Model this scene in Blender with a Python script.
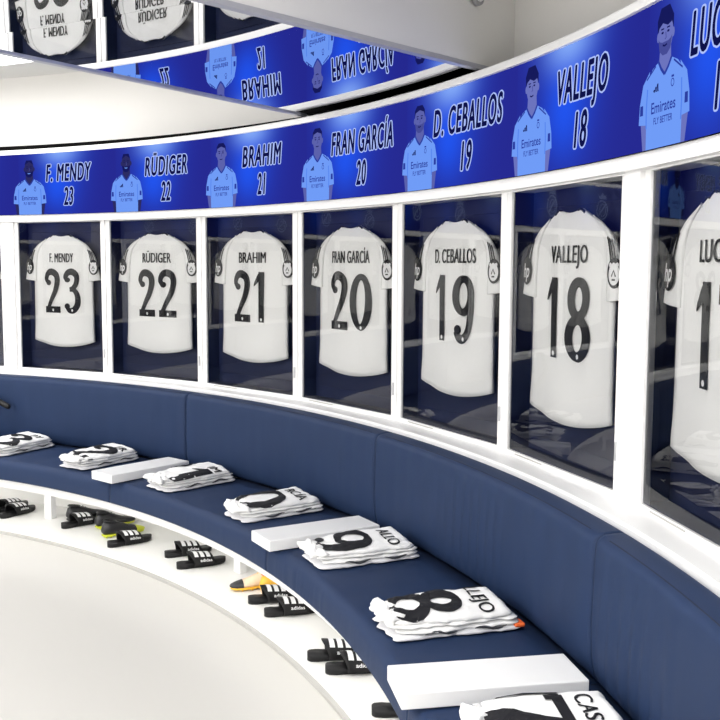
import bpy, bmesh, math, random
from mathutils import Vector, Matrix, noise

for _o in list(bpy.data.objects):
    bpy.data.objects.remove(_o)
scene = bpy.context.scene
COL = scene.collection
D2R = math.pi / 180.0


def P(th, r, z=0.0):
    """polar room coordinates: the room is round, centred on the origin"""
    return Vector((r * math.cos(th * D2R), r * math.sin(th * D2R), z))


# ------------------------------------------------------------------ camera
EYE = 1.66
cam_d = bpy.data.cameras.new('camera')
cam = bpy.data.objects.new('camera', cam_d)
COL.objects.link(cam)
FPX, PITCH, ROLL = 970.25, 0.09699, 0.004619
cam_d.sensor_width = 36.0
cam_d.lens = FPX / 720.0 * 36.0
cam_d.clip_start = 0.05
cam.matrix_world = (Matrix.Translation((4.42935, -1.73186, EYE))
                    @ Matrix.Rotation(math.pi / 2 - PITCH, 4, 'X')
                    @ Matrix.Rotation(ROLL, 4, 'Z'))
scene.camera = cam

# ------------------------------------------------------------------ world, exposure
W = bpy.data.worlds.new('room_world')
scene.world = W
W.use_nodes = True
W.node_tree.nodes['Background'].inputs[0].default_value = (0.9, 0.95, 1.0, 1)
W.node_tree.nodes['Background'].inputs[1].default_value = 0.05
scene.view_settings.view_transform = 'Standard'
scene.view_settings.look = 'None'
scene.view_settings.exposure = 0.0
scene.view_settings.gamma = 1.0
scene.view_settings.use_curve_mapping = False
L_CEIL = 5.3      # luminous ceiling panels
L_STRIP = 9.0    # led strip under the bench
L_SCREEN = 1.0


# ------------------------------------------------------------------ materials
def srgb(r, g, b):
    def c(v):
        v /= 255.0
        return v / 12.92 if v <= 0.04045 else ((v + 0.055) / 1.055) ** 2.4
    return (c(r), c(g), c(b), 1.0)


def mat(name, col, rough=0.6, metal=0.0, bump=None, var=0.0, vscale=8.0, sheen=0.0, spec=0.5):
    m = bpy.data.materials.new(name)
    m.use_nodes = True
    nt = m.node_tree
    b = nt.nodes['Principled BSDF']
    b.inputs['Base Color'].default_value = col
    b.inputs['Roughness'].default_value = rough
    b.inputs['Metallic'].default_value = metal
    b.inputs['Specular IOR Level'].default_value = spec
    if sheen:
        b.inputs['Sheen Weight'].default_value = sheen
    tc = nt.nodes.new('ShaderNodeTexCoord')
    if var:
        n = nt.nodes.new('ShaderNodeTexNoise')
        n.inputs['Scale'].default_value = vscale
        n.inputs['Detail'].default_value = 4
        nt.links.new(tc.outputs['Object'], n.inputs['Vector'])
        mx = nt.nodes.new('ShaderNodeMix')
        mx.data_type = 'RGBA'
        mx.inputs['A'].default_value = tuple(c * (1 - var) for c in col[:3]) + (1,)
        mx.inputs['B'].default_value = tuple(min(1, c * (1 + var)) for c in col[:3]) + (1,)
        nt.links.new(n.outputs['Fac'], mx.inputs['Factor'])
        nt.links.new(mx.outputs['Result'], b.inputs['Base Color'])
    if bump:
        n2 = nt.nodes.new('ShaderNodeTexNoise')
        n2.inputs['Scale'].default_value = bump[0]
        n2.inputs['Detail'].default_value = 3
        nt.links.new(tc.outputs['Object'], n2.inputs['Vector'])
        bp = nt.nodes.new('ShaderNodeBump')
        bp.inputs['Strength'].default_value = bump[1]
        bp.inputs['Distance'].default_value = bump[2] if len(bump) > 2 else 0.01
        nt.links.new(n2.outputs['Fac'], bp.inputs['Height'])
        nt.links.new(bp.outputs['Normal'], b.inputs['Normal'])
    return m


def emit(name, col, s):
    m = bpy.data.materials.new(name)
    m.use_nodes = True
    nt = m.node_tree
    nt.nodes.clear()
    o = nt.nodes.new('ShaderNodeOutputMaterial')
    e = nt.nodes.new('ShaderNodeEmission')
    e.inputs[0].default_value = col
    e.inputs[1].default_value = s
    nt.links.new(e.outputs[0], o.inputs[0])
    return m


WHITE = mat('white_lacquer', (0.86, 0.86, 0.86, 1), 0.35, var=0.01)
WALLW = mat('wall_paint', (0.82, 0.81, 0.79, 1), 0.75, var=0.015, vscale=3, bump=(60, 0.05, 0.004))
CEILM = mat('ceiling_paint', (0.80, 0.80, 0.79, 1), 0.8, var=0.01)
FLOORM = mat('cream_floor', srgb(200, 198, 193), 0.4, var=0.012, vscale=1.2)
SHELFM = mat('white_shelf', (0.86, 0.855, 0.83, 1), 0.4, var=0.01)
JOINT = mat('grey_joint', (0.46, 0.45, 0.43, 1), 0.6, var=0.03)
BLACKGAP = mat('black_gap', (0.004, 0.004, 0.004, 1), 0.9, var=0.1, spec=0.1)  # black casing, also painted shade in gaps and boot openings
NAVYF = mat('navy_leatherette', srgb(33, 50, 82), 0.6, var=0.06, vscale=5, bump=(900, 0.12, 0.001), spec=0.22)
NAVYSEAM = mat('navy_seam', srgb(22, 30, 52), 0.8, var=0.05)
NAVYP = mat('navy_panel', srgb(20, 30, 70), 0.5, var=0.04, vscale=4)
NAVYP2 = mat('navy_inset', srgb(16, 25, 62), 0.5, var=0.04, vscale=4)
JERSEY = mat('white_jersey_knit', (0.88, 0.88, 0.875, 1), 0.8, bump=(38, 0.2, 0.006), var=0.015, spec=0.2)
LINING = mat('pale_inner_cloth', (0.74, 0.74, 0.76, 1), 0.85, bump=(50, 0.35, 0.006), var=0.04, spec=0.2)
INK = mat('black_print', srgb(26, 26, 30), 0.55, var=0.08, spec=0.3)
INKW = mat('white_print', (0.85, 0.85, 0.86, 1), 0.6, var=0.01)
GREYP = mat('grey_print', srgb(120, 122, 128), 0.6, var=0.05)
METAL = mat('brushed_metal', (0.62, 0.63, 0.66, 1), 0.3, 1.0, var=0.03)
RUBBER = mat('black_rubber', (0.006, 0.006, 0.007, 1), 0.5, var=0.1, bump=(200, 0.1, 0.002), spec=0.3)
BOOTK = mat('black_boot_leather', (0.012, 0.012, 0.015, 1), 0.4, var=0.1, bump=(120, 0.1, 0.002))
YELLOW = mat('lime_yellow_plastic', srgb(205, 212, 50), 0.4, var=0.05)
PINKB = mat('cream_boot_knit', srgb(240, 214, 184), 0.5, var=0.08, vscale=30)
AMBER = mat('amber_plastic', srgb(245, 190, 60), 0.4, var=0.06)
ORANGE = mat('orange_tag', srgb(244, 110, 50), 0.6, var=0.03)
GREYS = mat('grey_shadow_cloth', srgb(58, 60, 66), 0.8, var=0.08)  # piping with painted fold shade, also boot laces
CEIL_L = emit('luminous_ceiling', (1.0, 0.985, 0.96, 1), L_CEIL)
STRIP_L = emit('led_strip_light', (1.0, 0.99, 0.97, 1), L_STRIP)

# mirror
MIRROR = bpy.data.materials.new('ceiling_mirror')
MIRROR.use_nodes = True
_b = MIRROR.node_tree.nodes['Principled BSDF']
_b.inputs['Base Color'].default_value = (0.88, 0.89, 0.92, 1)
_b.inputs['Metallic'].default_value = 1.0
_b.inputs['Roughness'].default_value = 0.012

# glass: clear pane with a mirror sheen that grows towards grazing angles
GLASS = bpy.data.materials.new('door_glass')
GLASS.use_nodes = True
nt = GLASS.node_tree
nt.nodes.clear()
_o = nt.nodes.new('ShaderNodeOutputMaterial')
_t = nt.nodes.new('ShaderNodeBsdfTransparent')
_t.inputs[0].default_value = (0.99, 0.995, 1.0, 1)
_g = nt.nodes.new('ShaderNodeBsdfGlossy')
_g.inputs['Roughness'].default_value = 0.0
_f = nt.nodes.new('ShaderNodeFresnel')
_f.inputs['IOR'].default_value = 1.58
_m = nt.nodes.new('ShaderNodeMixShader')
nt.links.new(_f.outputs[0], _m.inputs[0])
nt.links.new(_t.outputs[0], _m.inputs[1])
nt.links.new(_g.outputs[0], _m.inputs[2])
nt.links.new(_m.outputs[0], _o.inputs[0])


# ------------------------------------------------------------------ mesh helpers
class MB:
    def __init__(s):
        s.v, s.f, s.mi, s.uv = [], [], [], {}

    def add(s, verts, faces, mi=0):
        n = len(s.v)
        s.v += [tuple(v) for v in verts]
        s.f += [tuple(i + n for i in f) for f in faces]
        s.mi += [mi] * len(faces)
        return n

    def box(s, x0, x1, y0, y1, z0, z1, mi=0, M=None):
        vs = [Vector((x, y, z)) for z in (z0, z1) for y in (y0, y1) for x in (x0, x1)]
        if M is not None:
            vs = [M @ v for v in vs]
        s.add(vs, [(0, 2, 3, 1), (4, 5, 7, 6), (0, 1, 5, 4), (2, 6, 7, 3), (0, 4, 6, 2), (1, 3, 7, 5)], mi)

    def prism(s, poly, z0, z1, mi=0):
        n = len(poly)
        vs = [(x, y, z0) for x, y in poly] + [(x, y, z1) for x, y in poly]
        fs = [tuple(range(n))[::-1], tuple(range(n, 2 * n))]
        fs += [(i, (i + 1) % n, n + (i + 1) % n, n + i) for i in range(n)]
        s.add(vs, fs, mi)

    def arc(s, prof, t0, t1, n=None, mi=0, disp=None):
        """sweep a closed (radius, height) profile around the room from t0 to t1 degrees"""
        if n is None:
            n = max(2, int(abs(t1 - t0) / 1.2))
        k = len(prof)
        vs = []
        for i in range(n + 1):
            t = t0 + (t1 - t0) * i / n
            for j, (r, z) in enumerate(prof):
                if disp:
                    r, z = disp(t, r, z, j)
                vs.append(P(t, r, z))
        fs = []
        for i in range(n):
            for j in range(k):
                a, b = i * k + j, i * k + (j + 1) % k
                fs.append((a, a + k, b + k, b))
        fs.append(tuple(range(k)))
        fs.append(tuple(n * k + j for j in range(k))[::-1])
        s.add(vs, fs, mi)

    def tube(s, pts, r, seg=8, mi=0, caps=True):
        pts = [Vector(p) for p in pts]
        n = len(pts)
        vs = []
        up = Vector((0, 0, 1))
        for i, p in enumerate(pts):
            d = (pts[min(i + 1, n - 1)] - pts[max(i - 1, 0)]).normalized()
            a = d.cross(up)
            if a.length < 1e-4:
                a = d.cross(Vector((0, 1, 0)))
            a.normalize()
            b = a.cross(d)
            rr = r[i] if isinstance(r, (list, tuple)) else r
            for k in range(seg):
                q = 2 * math.pi * k / seg
                vs.append(p + rr * (math.cos(q) * a + math.sin(q) * b))
        fs = [(i * seg + k, i * seg + (k + 1) % seg, (i + 1) * seg + (k + 1) % seg, (i + 1) * seg + k)
              for i in range(n - 1) for k in range(seg)]
        if caps:
            fs.append(tuple(range(seg))[::-1])
            fs.append(tuple((n - 1) * seg + k for k in range(seg)))
        s.add(vs, fs, mi)

    def build(s, name, mats, parent=None, smooth=False, bevel=0.0, recalc=True, solid=None):
        me = bpy.data.meshes.new(name)
        me.from_pydata(s.v, [], s.f)
        if not isinstance(mats, (list, tuple)):
            mats = [mats]
        for m in mats:
            me.materials.append(m)
        for p, i in zip(me.polygons, s.mi):
            p.material_index = i
        if recalc:
            bm = bmesh.new()
            bm.from_mesh(me)
            bmesh.ops.recalc_face_normals(bm, faces=bm.faces)
            bm.to_mesh(me)
            bm.free()
        if smooth:
            for p in me.polygons:
                p.use_smooth = True
        me.update()
        o = bpy.data.objects.new(name, me)
        COL.objects.link(o)
        if parent is not None:
            o.parent = parent
        if bevel:
            md = o.modifiers.new('bevel', 'BEVEL')
            md.width = bevel
            md.segments = 2
            md.limit_method = 'ANGLE'
            md.angle_limit = 0.7
        if solid:
            md = o.modifiers.new('thick', 'SOLIDIFY')
            md.thickness = solid
            md.offset = -1
        return o


def tag(o, label, cat, group=None):
    o['label'] = label
    o['category'] = cat
    if group:
        o['group'] = group
    return o


def thing(name, label, cat, loc=(0, 0, 0), rz=0.0, group=None):
    o = bpy.data.objects.new(name, None)
    COL.objects.link(o)
    o.empty_display_size = 0.1
    o.location = loc
    o.rotation_euler = (0, 0, rz)
    return tag(o, label, cat, group)


def struct(o, label=None):
    o['kind'] = 'structure'
    if label:
        o['label'] = label
    return o


def copy_children(src, dst):
    for ch in list(src.children):
        c = ch.copy()
        COL.objects.link(c)
        c.parent = dst
        for g in list(ch.children):
            d = g.copy()
            COL.objects.link(d)
            d.parent = c


def face_frame(th, r, z=0.0):
    """location and turn of something that faces the room: local x right, y into the wall"""
    return P(th, r, z), (th - 90) * D2R


_txt = {}


def text_geo(body, size=1.0, offset=0.0, shear=0.0, align='CENTER', space=1.0):
    key = (body, size, offset, shear, align, space)
    if key not in _txt:
        cu = bpy.data.curves.new('lettering', 'FONT')
        cu.body = body
        cu.size = size
        cu.offset = offset
        cu.shear = shear
        cu.align_x = align
        cu.space_character = space
        cu.resolution_u = 4
        cu.fill_mode = 'FRONT'
        o = bpy.data.objects.new('lettering', cu)
        COL.objects.link(o)
        dg = bpy.context.evaluated_depsgraph_get()
        me = bpy.data.meshes.new_from_object(o.evaluated_get(dg))
        _txt[key] = ([v.co.copy() for v in me.vertices], [tuple(p.vertices) for p in me.polygons])
        bpy.data.objects.remove(o)
        bpy.data.curves.remove(cu)
        bpy.data.meshes.remove(me)
    return _txt[key]


def fit_text(mb, body, width, height, fn, offset=0.0, shear=0.0, mi=0, space=1.0, ref=None):
    """lettering fitted to width x height about its centre, each vertex placed by fn(u, v)"""
    rv, _ = text_geo(body, 1.0, 0.0, shear, space=space)
    vs, fs = text_geo(body, 1.0, offset, shear, space=space)
    x0, x1 = min(v.x for v in rv), max(v.x for v in rv)
    base = [v.y for v in text_geo('H', 1.0)[0]]
    y0, y1 = min(base), max(base)
    sx, sy = width / (x1 - x0), height / (y1 - y0)
    mb.add([fn((v.x - (x0 + x1) / 2) * sx, (v.y - (y0 + y1) / 2) * sy) for v in vs], fs, mi)


def spline(pts, n=10, closed=False):
    out = []
    k = len(pts)
    pts = [Vector(p) for p in pts]
    rng = range(k) if closed else range(k - 1)
    for i in rng:
        if closed:
            p0, p1, p2, p3 = pts[(i - 1) % k], pts[i], pts[(i + 1) % k], pts[(i + 2) % k]
        else:
            p0, p1, p2, p3 = pts[max(i - 1, 0)], pts[i], pts[i + 1], pts[min(i + 2, k - 1)]
        for j in range(n):
            t = j / n
            out.append(0.5 * ((2 * p1) + (p2 - p0) * t + (2 * p0 - 5 * p1 + 4 * p2 - p3) * t * t
                              + (3 * p1 - p0 - 3 * p2 + p3) * t ** 3))
    if not closed:
        out.append(pts[-1])
    return out


def ell(cx, cy, rx, ry, n=40):
    return [Vector((cx + rx * math.cos(2 * math.pi * i / n), cy + ry * math.sin(2 * math.pi * i / n))) for i in range(n)]


BOLD = [1.0]


def strip(mb, pts, w, fn, closed=False, mi=0):
    """flat brush stroke along pts, width w (number or function of 0..1), each vertex placed by fn"""
    n = len(pts)
    rows = []
    for i, p in enumerate(pts):
        if closed:
            d = pts[(i + 1) % n] - pts[(i - 1) % n]
        else:
            d = pts[min(i + 1, n - 1)] - pts[max(i - 1, 0)]
        d.normalize()
        nn = Vector((-d.y, d.x))
        ww = (w(i / max(1, n - 1)) if callable(w) else w) * BOLD[0]
        rows.append([p + nn * ww * q for q in (-0.5, -0.17, 0.17, 0.5)])
    base = len(mb.v)
    vs = [fn(q.x, q.y) for r in rows for q in r]
    fs = []
    for i in range(n if closed else n - 1):
        a, b = i * 4, ((i + 1) % n) * 4
        for k in range(3):
            fs.append((a + k, b + k, b + k + 1, a + k + 1))
    mb.add(vs, fs, mi)


def disc(mb, cx, cy, rx, ry, fn, mi=0, n=18):
    vs = [fn(cx, cy)] + [fn(cx + rx * math.cos(2 * math.pi * i / n), cy + ry * math.sin(2 * math.pi * i / n)) for i in range(n)]
    mb.add(vs, [(0, 1 + i, 1 + (i + 1) % n) for i in range(n)], mi)


def ring_w(a, b):
    return lambda t: a + b * abs(math.cos(2 * math.pi * t))


def poly2(mb, pts, fn, mi=0):
    mb.add([fn(*p) for p in pts], [tuple(range(len(pts)))], mi)


def digit(mb, d, fn, S=1.0):
    """club style numeral in a box 0.56 wide, 1 high; fn maps (x, y) of that box"""
    V = Vector
    BOLD[0] = 1.17
    if d == '0':
        strip(mb, ell(.28, .5, .205, .44), ring_w(.09, .055), fn, True)
    elif d == '1':
        strip(mb, [V((.30, 0)), V((.30, .3)), V((.30, .6)), V((.30, 1))], .135, fn)
        strip(mb, [V((.30, .955)), V((.22, .88)), V((.14, .78)), V((.10, .72))], lambda t: .13 - .11 * t, fn)
    elif d == '2':
        p = spline([(.15, .69), (.09, .80), (.16, .93), (.29, .955), (.42, .88), (.45, .72), (.38, .50), (.25, .30), (.13, .10)], 7)
        strip(mb, p, lambda t: .09 + .05 * math.sin(math.pi * t), fn)
        strip(mb, [V((.04, .065)), V((.2, .065)), V((.36, .065)), V((.53, .065))], .13, fn)
        disc(mb, .165, .70, .085, .065, fn)
    elif d == '3':
        p = spline([(.15, .77), (.10, .84), (.18, .94), (.31, .955), (.43, .86), (.42, .69), (.32, .57), (.22, .545)], 7)
        strip(mb, p, lambda t: .09 + .045 * math.sin(math.pi * t), fn)
        p = spline([(.22, .545), (.36, .53), (.46, .40), (.46, .20), (.35, .065), (.20, .055), (.11, .14)], 7)
        strip(mb, p, lambda t: .07 + .07 * math.sin(math.pi * t), fn)
        disc(mb, .155, .77, .085, .06, fn)
        disc(mb, .14, .15, .085, .07, fn)
    elif d == '7':
        strip(mb, [V((.05, .94)), V((.2, .94)), V((.35, .94)), V((.51, .94))], .12, fn)
        strip(mb, [V((.07, .98)), V((.07, .90)), V((.07, .80))], .07, fn)
        strip(mb, spline([(.46, .95), (.36, .62), (.27, .32), (.24, .0)], 6), .135, fn)
    elif d == '8':
        strip(mb, ell(.28, .745, .155, .205), ring_w(.10, .035), fn, True)
        strip(mb, ell(.28, .275, .195, .225), ring_w(.10, .04), fn, True)
    elif d == '9':
        strip(mb, ell(.28, .70, .185, .245), ring_w(.09, .05), fn, True)
        strip(mb, spline([(.465, .70), (.475, .48), (.43, .20), (.31, .065), (.18, .065), (.11, .17)], 7),
              lambda t: .13 - .02 * t, fn)
        disc(mb, .15, .19, .085, .07, fn)
    BOLD[0] = 1.0
    disc(mb, .30 if d != '2' else .30, .055, .03, .032, lambda x, y: fn(x, y, .0012), 1, 10)


# ================================================================== THE ROOM
R0 = 5.404                         # glass plane of the lockers
TH = {24: 73.30, 23: 63.62, 22: 54.74, 21: 45.54, 20: 36.34, 19: 27.15, 18: 18.18, 17: 8.27, 16: -0.95}
LSCALE = {23: 0.93, 18: 0.95}      # the two end bays of the bank are a little narrower
JTH = {24: 73.30, 23: 63.62, 22: 54.56, 21: 45.36, 20: 36.16, 19: 26.95, 18: 17.98, 17: 8.10, 16: -0.95}
JSCALE = {23: 0.90, 18: 0.945, 19: 0.965}
EXTRA = [82.55 + 9.24 * i + (0.8 if i > 4 else 0) for i in range(9)]       # further round the room, seen in reflections
T_END, T_BEG = -6.2, 162.5
Z_GB, Z_GT = 0.9485, 1.9485
HALF = 0.432

# floor
fl = MB()
fl.prism([tuple(P(a, 5.9)[:2]) for a in range(0, 360, 6)], -0.06, 0.0)
struct(fl.build('floor', FLOORM))

# low shelf under the bench with its grey front joint
m = MB()
m.arc([(4.705, 0.0), (4.705, 0.018), (5.40, 0.018), (5.40, 0.0)], T_END, T_BEG)
struct(m.build('shoe_shelf', SHELFM), 'long white curved shelf on the floor under the bench')
m = MB()
m.arc([(4.684, 0.0), (4.684, 0.014), (4.705, 0.014), (4.705, 0.0)], T_END, T_BEG)
struct(m.build('trim_1', JOINT))

# outer walls
m = MB()
m.arc([(5.58, 0.0), (5.58, 2.393), (5.75, 2.393), (5.75, 0.0)], T_END, T_BEG)
struct(m.build('wall_left', WALLW))
m = MB()
m.arc([(5.60, 2.487), (5.60, 2.96), (5.75, 2.96), (5.75, 2.487)], T_END, T_BEG)
struct(m.build('wall_upper', WALLW))
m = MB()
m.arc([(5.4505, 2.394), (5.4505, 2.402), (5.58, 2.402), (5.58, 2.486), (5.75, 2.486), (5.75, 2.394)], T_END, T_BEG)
struct(m.build('trim_2', BLACKGAP))  # black strip painted in as the shade of the gap above the screen
m = MB()
m.arc([(5.62, 0.0), (5.62, 2.96), (5.75, 2.96), (5.75, 0.0)], T_BEG, 360 + T_END, 130)
struct(m.build('wall_rear', WALLW))
for nm, t in (('wall_end', T_END), ('wall_far', T_BEG)):
    m = MB()
    s_ = -1 if t == T_END else 1
    m.arc([(5.14, 0.0), (5.14, 2.96), (5.62, 2.96), (5.62, 0.0)], t + s_ * 0.05, t + s_ * 1.4, 2)
    struct(m.build(nm, WALLW))

# ceiling
m = MB()
m.prism([tuple(P(a, 5.75)[:2]) for a in range(0, 360, 6)], 2.96, 3.04)
struct(m.build('ceiling', CEILM))

# white trims above and below the screen, ledge below the lockers
m = MB()
m.arc([(5.345, 2.394), (5.345, 2.420), (5.350, 2.425), (5.372, 2.425), (5.372, 2.394)], T_END, T_BEG)
struct(m.build('trim_3', WHITE))
m = MB()
m.arc([(5.374, 1.949), (5.374, 1.992), (5.50, 1.992), (5.50, 1.949)], T_END, T_BEG)
struct(m.build('trim_4', WHITE))
m = MB()
m.arc([(5.285, 0.70), (5.285, 0.918), (5.292, 0.925), (5.50, 0.925), (5.50, 0.70)], T_END, T_BEG)
struct(m.build('trim_5', WHITE), 'white ledge running along the backrests under the lockers')

# ------------------------------------------------------------------ luminous ceiling panels: one in view, the rest added fill
def ceil_panel(label, r0, r1, t0, t1, skirt=0.0):
    t = thing('ceiling_light', label, 'ceiling light', P((t0 + t1) / 2, (r0 + r1) / 2, 2.95), 0, 'luminous ceiling panels')
    inv = Matrix.Translation(-t.location)
    a = MB()
    e = 0.25
    a.arc([(r0, 2.93), (r0, 2.955), (r1, 2.955), (r1, 2.93)], t0, t1)
    if skirt:        # deep baffle added to keep the light off the walls
        a.arc([(r0, 2.93 - skirt), (r0, 2.93), (r0 + .02, 2.93), (r0 + .02, 2.93 - skirt)], t0, t1)
        a.arc([(r1 - .02, 2.93 - skirt), (r1 - .02, 2.93), (r1, 2.93), (r1, 2.93 - skirt)], t0, t1)
        for tt in (t0, t1 - .25):
            a.arc([(r0 + .02, 2.93 - skirt), (r0 + .02, 2.93), (r1 - .02, 2.93), (r1 - .02, 2.93 - skirt)], tt, tt + .25, 2)
    a.v = [tuple(inv @ Vector(v)) for v in a.v]
    a.build('light_housing', WHITE, t)
    a = MB()
    a.arc([(r0 + .03, 2.918), (r0 + .03, 2.9295), (r1 - .03, 2.9295), (r1 - .03, 2.918)], t0 + e, t1 - e)
    a.v = [tuple(inv @ Vector(v)) for v in a.v]
    a.build('diffuser', CEIL_L, t)


ceil_panel('bright ceiling panel above the lockers left of the mirrored beam', 3.3, 5.10, 57, 106)
ceil_panel('unseen fill panel added on the ceiling further round to the left, out of frame', 3.2, 4.60, 116, 160)  # unseen panel, sized for the light it throws from the left
ceil_panel('unseen fill panel added on the ceiling behind the photographer, out of frame', 1.2, 4.9, -100, -15)  # unseen panel added as fill from the camera side
ceil_panel('unseen fill panel added over the middle of the room, out of frame', 0.4, 2.5, 70, 330)  # unseen panel added and widened for more overall light
ceil_panel('unseen fill light with deep baffle added right of the mirrored beam, above the frame', 3.1, 4.85, -9, 11, 0.22)  # added light to brighten ledge, boards and seats on the right
ceil_panel('unseen fill panel added on the far side of the room, out of frame', 2.7, 5.0, 166, 256)  # unseen panel added to light the right lockers from the front

# ------------------------------------------------------------------ mirrored beam hanging from the ceiling
A0, A1 = Vector((3.08, 2.00)), Vector((4.125, 3.50))
B0, B1 = Vector((3.975, 1.245)), Vector((4.955, 2.275))
dA, dB = (A1 - A0).normalized(), (B1 - B0).normalized()
ZM = 2.446
Ain, Bin = A0 - dA * 1.2, B0 - dB * 1.2
beam = struct(thing('ceiling_beam', 'white ceiling beam with mirrored underside showing the lockers upside down', 'beam'))
outer = []


def on_ring(p, d, rad):
    t = 0.0
    while (p + d * t).length < rad:
        t += 0.001
    return p + d * t


Ae, Be = on_ring(A0, dA, 5.44), on_ring(B0, dB, 5.44)
ta, tb = math.degrees(math.atan2(Ae.y, Ae.x)), math.degrees(math.atan2(Be.y, Be.x))
for i in range(13):
    outer.append(tuple(P(tb + (ta - tb) * i / 12, 5.44)[:2]))
def inset(poly, d):
    out = []
    n = len(poly)
    for i in range(n):
        a, b, c = Vector(poly[i - 1]), Vector(poly[i]), Vector(poly[(i + 1) % n])
        n1 = Vector((-(b - a).y, (b - a).x)).normalized()
        n2 = Vector((-(c - b).y, (c - b).x)).normalized()
        q = (n1 + n2)
        out.append(tuple(b + q * (d / max(0.3, 1 + n1.dot(n2)))))
    return out
poly = [tuple(Bin)] + outer + [tuple(Ain)]
m = MB()
bo, ao = on_ring(B0, dB, 5.63), on_ring(A0, dA, 5.63)
body = [tuple(Bin), tuple(bo), tuple(ao), tuple(Ain)]
m.prism(inset(poly, 0.004), ZM + 0.012, ZM + 0.030)
m.prism(inset(body, 0.004), ZM + 0.030, 2.955)
ib = Vector((-dB.y, dB.x))
m.prism([tuple(Be - dB * .04 + ib * .004), tuple(bo + ib * .004), tuple(bo + ib * .016), tuple(Be - dB * .04 + ib * .016)], 2.432, ZM + .0301)
m.build('beam_body', WALLW, beam)
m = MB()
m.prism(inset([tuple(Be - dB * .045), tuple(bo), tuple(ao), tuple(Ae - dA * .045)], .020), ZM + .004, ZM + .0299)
m.build('painted_recess_shade', BLACKGAP, beam)  # black plate painted in as shade between mirror and wall
# grey metal frame round the underside
pin = inset(poly, 0.034)
m = MB()
n_ = len(poly)
segs = [0, n_ - 2, n_ - 1]
for z in (ZM - 0.006, ZM + 0.012):
    m.add([(x, y, z) for x, y in poly] + [(x, y, z) for x, y in pin], [(i, (i + 1) % n_, n_ + (i + 1) % n_, n_ + i) for i in segs])
for pp in (poly, pin):
    m.add([(x, y, ZM - 0.006) for x, y in pp] + [(x, y, ZM + 0.012) for x, y in pp],
          [(i, (i + 1) % n_, n_ + (i + 1) % n_, n_ + i) for i in segs])
m.build('edge_frame', mat('satin_grey_metal', (0.55, 0.56, 0.62, 1), 0.35, 0.6, var=0.03), beam)
# two mirror sheets meeting in a seam across the beam; the inner one sits a little skew
S0, S1 = Vector((3.195, 1.69)), Vector((3.968, 1.255))
sd = (S1 - S0).normalized()
def clip(poly, p, n):
    out = []
    for i in range(len(poly)):
        a, b = Vector(poly[i - 1]), Vector(poly[i])
        da, db = (a - p).dot(n), (b - p).dot(n)
        if (da >= 0) != (db >= 0):
            t = da / (da - db)
            out.append(tuple(a + (b - a) * t))
        if db >= 0:
            out.append(tuple(b))
    return out
nrm = Vector((-sd.y, sd.x))
if nrm.dot(A1 - A0) < 0:
    nrm = -nrm
far_s = clip(pin, S0, nrm)
near_s = clip(pin, S0 - nrm * 0.004, -nrm)
m = MB()
m.prism(far_s, ZM, ZM + 0.011)
m.build('mirror_sheet', MIRROR, beam)
m = MB()
tilt = -0.016
def tz(x, y):
    return (Vector((x, y)) - S0).dot(-nrm) * tilt
n_ = len(near_s)
m.add([(x, y, ZM + tz(x, y) - 0.001) for x, y in near_s] + [(x, y, ZM + 0.0115) for x, y in near_s],
      [tuple(range(n_))[::-1], tuple(range(n_, 2 * n_))] + [(i, (i + 1) % n_, n_ + (i + 1) % n_, n_ + i) for i in range(n_)])
m.build('mirror_sheet', MIRROR, beam)

# small round sensor high on the beam's side
bn = Vector((dB.y, -dB.x))
sp = B0 + dB * 1.303
t = thing('ceiling_sensor', 'small round sensor on the white side of the mirrored beam', 'sensor',
          (sp.x + bn.x * 0.003, sp.y + bn.y * 0.003, 2.708), math.atan2(bn.y, bn.x))
m = MB()
m.tube([(0, 0, 0), (0.02, 0, 0)], 0.034, 20)
m.build('sensor_housing', mat('grey_sensor', (0.35, 0.35, 0.36, 1), 0.4, var=0.03), t, bevel=0.004)
m = MB()
m.tube([(0.02, 0, 0), (0.028, 0, 0), (0.032, 0, 0)], [0.022, 0.019, 0.010], 16)
m.build('sensor_lens', WHITE, t, smooth=True)

# ------------------------------------------------------------------ led screen
R_SC = 5.36
SCR = bpy.data.materials.new('screen_picture')
SCR.use_nodes = True
nt = SCR.node_tree
nt.nodes.clear()
N = nt.nodes.new
L = nt.links.new
out = N('ShaderNodeOutputMaterial')
em = N('ShaderNodeEmission')
L(em.outputs[0], out.inputs[0])
em.inputs[1].default_value = L_SCREEN
uvn = N('ShaderNodeUVMap')
uvn.uv_map = 'picture'
sep = N('ShaderNodeSeparateXYZ')
L(uvn.outputs[0], sep.inputs[0])


def mth(op, a, b=None, c=None):
    n = N('ShaderNodeMath')
    n.operation = op
    for i, q in enumerate((a, b, c)):
        if q is None:
            continue
        if isinstance(q, (int, float)):
            n.inputs[i].default_value = q
        else:
            L(q, n.inputs[i])
    return n.outputs[0]


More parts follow.
